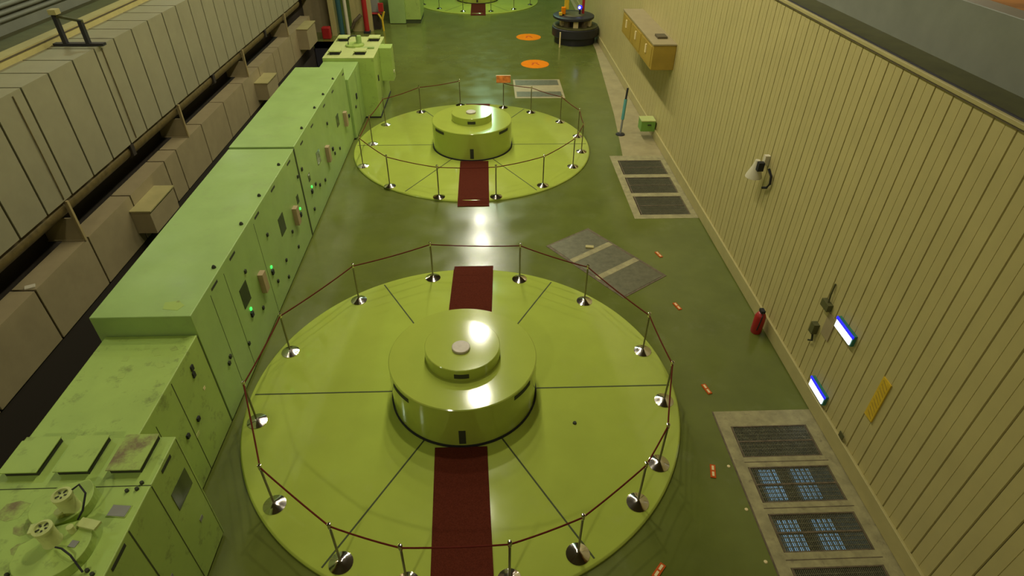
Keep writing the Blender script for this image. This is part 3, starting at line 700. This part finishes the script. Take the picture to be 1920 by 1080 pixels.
t = thing('fire_extinguisher', (5.48, 9.1, 0), 'red fire extinguisher standing against the right wall baseboard', 'fire extinguisher')
MB().lathe(5.48, 9.1, [(0,0.001),(0.10,0.001),(0.11,0.03),(0.11,0.42),(0.07,0.50),(0.035,0.52),(0,0.52)], 20).build('cylinder', 'red', t, smooth=True)
MB().box(5.44, 5.52, 9.04, 9.16, 0.52, 0.58).build('valve', 'black', t)
MB().tube([(5.48,9.04,0.55),(5.44,8.96,0.50),(5.42,8.95,0.30),(5.42,8.97,0.15)], 0.012, 6).build('hose', 'black', t)
b = MB().box(XR-0.052, XR-0.04, 6.0, 6.12, 0.36, 0.46)
tag(b.build('wall_socket', 'olive', origin=(XR, 6.06, 0.36)), 'small olive socket plate just above the right baseboard near the gratings', 'socket')
# side bay contents
t = thing('tube_stand', (4.60, 19.5, 0), 'upright cyan glass tube on a dark stand before the right wall strip', 'stand')
MB().lathe(4.60, 19.5, [(0,0.004),(0.16,0.004),(0.15,0.03),(0.03,0.05),(0,0.05)], 20).build('base', 'black_steel', t, smooth=True)
MB().tube([(4.60,19.5,0.04),(4.64,19.6,0.5)], 0.035, 10).build('lower_pole', 'grey', t)
MB().tube([(4.64,19.6,0.5),(4.70,19.75,1.15)], 0.055, 12).build('glass_tube', 'cyan_glass', t)
MB().tube([(4.70,19.75,1.15),(4.74,19.83,1.5)], 0.035, 10).build('upper_pole', 'black_steel', t)
t = thing('switch_box', (XR, 19.3, 0.3), 'small bright green box fixed low on the right wall beside the glass tube', 'box')
MB().box(5.17, XR-0.052, 19.05, 19.5, 0.28, 0.62).build('body', 'bright_green', t, bevel=0.015)
MB().box(5.16, XR-0.052, 19.04, 19.51, 0.62, 0.66).build('lid', 'cab_pale', t, bevel=0.01)
MB().box(5.38, 5.50, 19.02, 19.05, 0.50, 0.53).build('handle', 'vent', t)
t = thing('air_unit', (XR, 20.6, 2.53), 'long ochre yellow air casing hung high on the right wall at the back', 'air unit')
MB().box(5.0, XR-0.003, 18.3, 23.0, 2.54, 3.26).build('casing', 'yellow_cab', t, bevel=0.015)
MB().box(4.98, XR-0.003, 18.28, 23.02, 3.26, 3.30).build('lid', 'panel_l', t)
for y0 in (18.45, 20.0, 21.55):
    dr = MB().box(4.985, 5.0, y0, y0+1.35, 2.62, 3.18).build('door', 'yellow_cab', t)
    MB().box(4.955, 4.985, y0+0.62, y0+0.72, 2.85, 3.10).build('handle', 'cream', dr)
MB().box(5.25, 5.55, 18.9, 19.3, 3.30, 3.36).build('roof_flange', 'groove', t)
# round rotor machine
mx, my = 4.5, 31.6
t = thing('rotor_stand', (mx, my, 0), 'round black machine on a drum stand beside the right wall at the back', 'machine')
MB().lathe(mx, my, [(0,0.002),(1.02,0.002),(1.02,0.30),(0.98,0.32),(0,0.32)], 48).build('pedestal', 'black_steel', t, smooth=True)
MB().lathe(mx, my, [(0,0.32),(1.12,0.32),(1.16,0.36),(1.16,0.72),(1.10,0.76),(0,0.76)], 48).build('lower_drum', 'black_steel', t, smooth=True)
MB().lathe(mx, my, [(0,0.761),(1.12,0.761),(1.12,0.80),(0,0.80)], 48).build('flange', 'olive', t, smooth=True)
MB().lathe(mx, my, [(0,0.80),(0.62,0.80),(0.62,1.12),(0,1.12)], 32).build('core', 'dark_gap', t, smooth=True)
for k in range(10):
    a = k*2*PI/10 + 0.2
    MB().obox((mx+0.72*math.cos(a), my+0.72*math.sin(a), 0.96), (0.16, 0.24, 0.32), a).build('coil_block', 'cream' if k % 2 else 'rust_edge', t)
MB().lathe(mx-0.12, my, [(0,1.12),(0.98,1.12),(1.02,1.15),(1.02,1.24),(0.96,1.27),(0,1.27)], 48).build('top_disc', 'black_steel', t, smooth=True)
MB().lathe(mx-0.12, my, [(0,1.27),(0.55,1.27),(0.5,1.31),(0,1.31)], 32).build('top_plate', 'olive', t, smooth=True)
MB().box(3.60, 3.66, my-1.15, my-1.09, 0.0, 0.7).build('side_rod', 'cream', t)
t = thing('lifting_clamp', (3.85, my, 1.31), 'yellow lifting clamp standing on the round black machine', 'clamp')
MB().box(3.75, 3.95, my-0.20, my+0.02, 1.312, 1.62).build('body', 'orange', t, bevel=0.02)
MB().box(3.90, 4.12, my-0.06, my+0.12, 1.5, 2.1).build('arm', 'yellow', t, bevel=0.02)
MB().box(3.62, 3.78, my-0.32, my-0.16, 1.275, 1.42).build('jaw', 'yellow', t, bevel=0.02)
t = thing('signal_lamp', (4.68, my-0.1, 1.27), 'small glowing blue-white lamp on the round black machine', 'lamp')
MB().lathe(4.66, my-0.1, [(0,1.312),(0.05,1.312),(0.05,1.5),(0,1.5)], 14).build('stem', 'black_steel', t)
MB().lathe(4.66, my-0.1, [(0,1.50),(0.09,1.53),(0.12,1.61),(0.09,1.69),(0,1.72)], 18).build('globe', 'blue_glow', t, smooth=True)
MB().lathe(4.62, my-0.2, [(0,1.56),(0.05,1.58),(0.06,1.62),(0.05,1.66),(0,1.68)], 14).build('bulb', 'lit_white', t, smooth=True)
tag(MB().box(4.78, 4.90, my-0.02, my+0.1, 1.272, 2.3).build('red_post', 'red', origin=(4.84, my, 1.27), bevel=0.01), 'red upright post on the round black machine beside the blue lamp', 'post')

# ================================================================== FAR LEFT THINGS
def pipe_v(x, y, r, z1, m, label, name='riser_pipe'):
    tag(MB().cyl(x, y, 0.001, z1, r, 16).build(name, m, origin=(x,y,0), smooth=True), label, 'pipe', 'riser pipes at the far left')
pipe_v(-7.45, 33.0, 0.13, 4.2, 'blue_pipe', 'dark teal vertical pipe standing far left behind the vented cabinet')
pipe_v(-7.12, 33.0, 0.09, 4.2, 'white', 'pale vertical pipe right beside the teal pipe, far left')
f = MB(); f.box(-7.0, -5.95, 33.6, 33.9, 0, 3.8); struct('wall_far_left', f, 'wall_r')
f = MB(); f.box(-10.2, -7.7, 33.4, 33.7, 0, 4.6); struct('wall_far_left_end', f, 'panel_l')
f = MB(); f.box(-7.9, -7.66, 32.7, 33.4, 0, 4.2); struct('wall_far_left_pier', f, 'trim')
t = thing('hose_column', (-6.25, 33.2, 0), 'red fire hose column standing far left before a beige partition', 'fire column')
MB().cyl(-6.2, 33.3, 0.01, 3.0, 0.13, 16).build('column', 'red', t, smooth=True)
MB().box(-6.36, -6.04, 33.1, 33.45, 0.0, 0.10).build('foot', 'black', t)
MB().tube([(-6.4,33.2,0.9),(-6.75,33.1,0.6),(-6.95,33.2,0.25)], 0.09, 8).build('hose', 'rust_edge', t, smooth=True)
t = thing('pump_unit', (-5.85, 34.2, 0), 'grey pump unit with red cross pipe beside the far green cabinet', 'pump')
MB().box(-6.03, -5.60, 34.0, 34.6, 0.0, 0.85).build('base', 'dark_gap', t)
MB().box(-6.0, -5.62, 34.0, 34.6, 0.85, 1.9).build('housing', 'grey', t, bevel=0.02)
MB().tube([(-6.05,33.95,0.80),(-5.45,33.95,0.80)], 0.05, 8).build('cross_pipe', 'red', t)
t = thing('yellow_tripod', (-5.42, 33.7, 0), 'yellow Y-shaped stand with red top beside the far green cabinet', 'stand')
MB().tube([(-5.40,33.7,0.0),(-5.42,33.7,0.55)], 0.05, 8).build('stem', 'yellow', t)
MB().tube([(-5.42,33.7,0.55),(-5.60,33.7,0.85)], 0.05, 8).build('arm', 'yellow', t)
MB().tube([(-5.42,33.7,0.55),(-5.28,33.7,0.95)], 0.05, 8).build('arm', 'yellow', t)
MB().box(-5.56, -5.30, 33.66, 33.80, 0.95, 1.35).build('head', 'red', t)
tag(MB().box(-8.25, -7.85, 32.0, 32.4, 0.002, 0.55).build('red_bucket', 'red', origin=(-8.05, 32.2, 0), bevel=0.04), 'dark red container on the floor at the far end of the dark left strip', 'container')
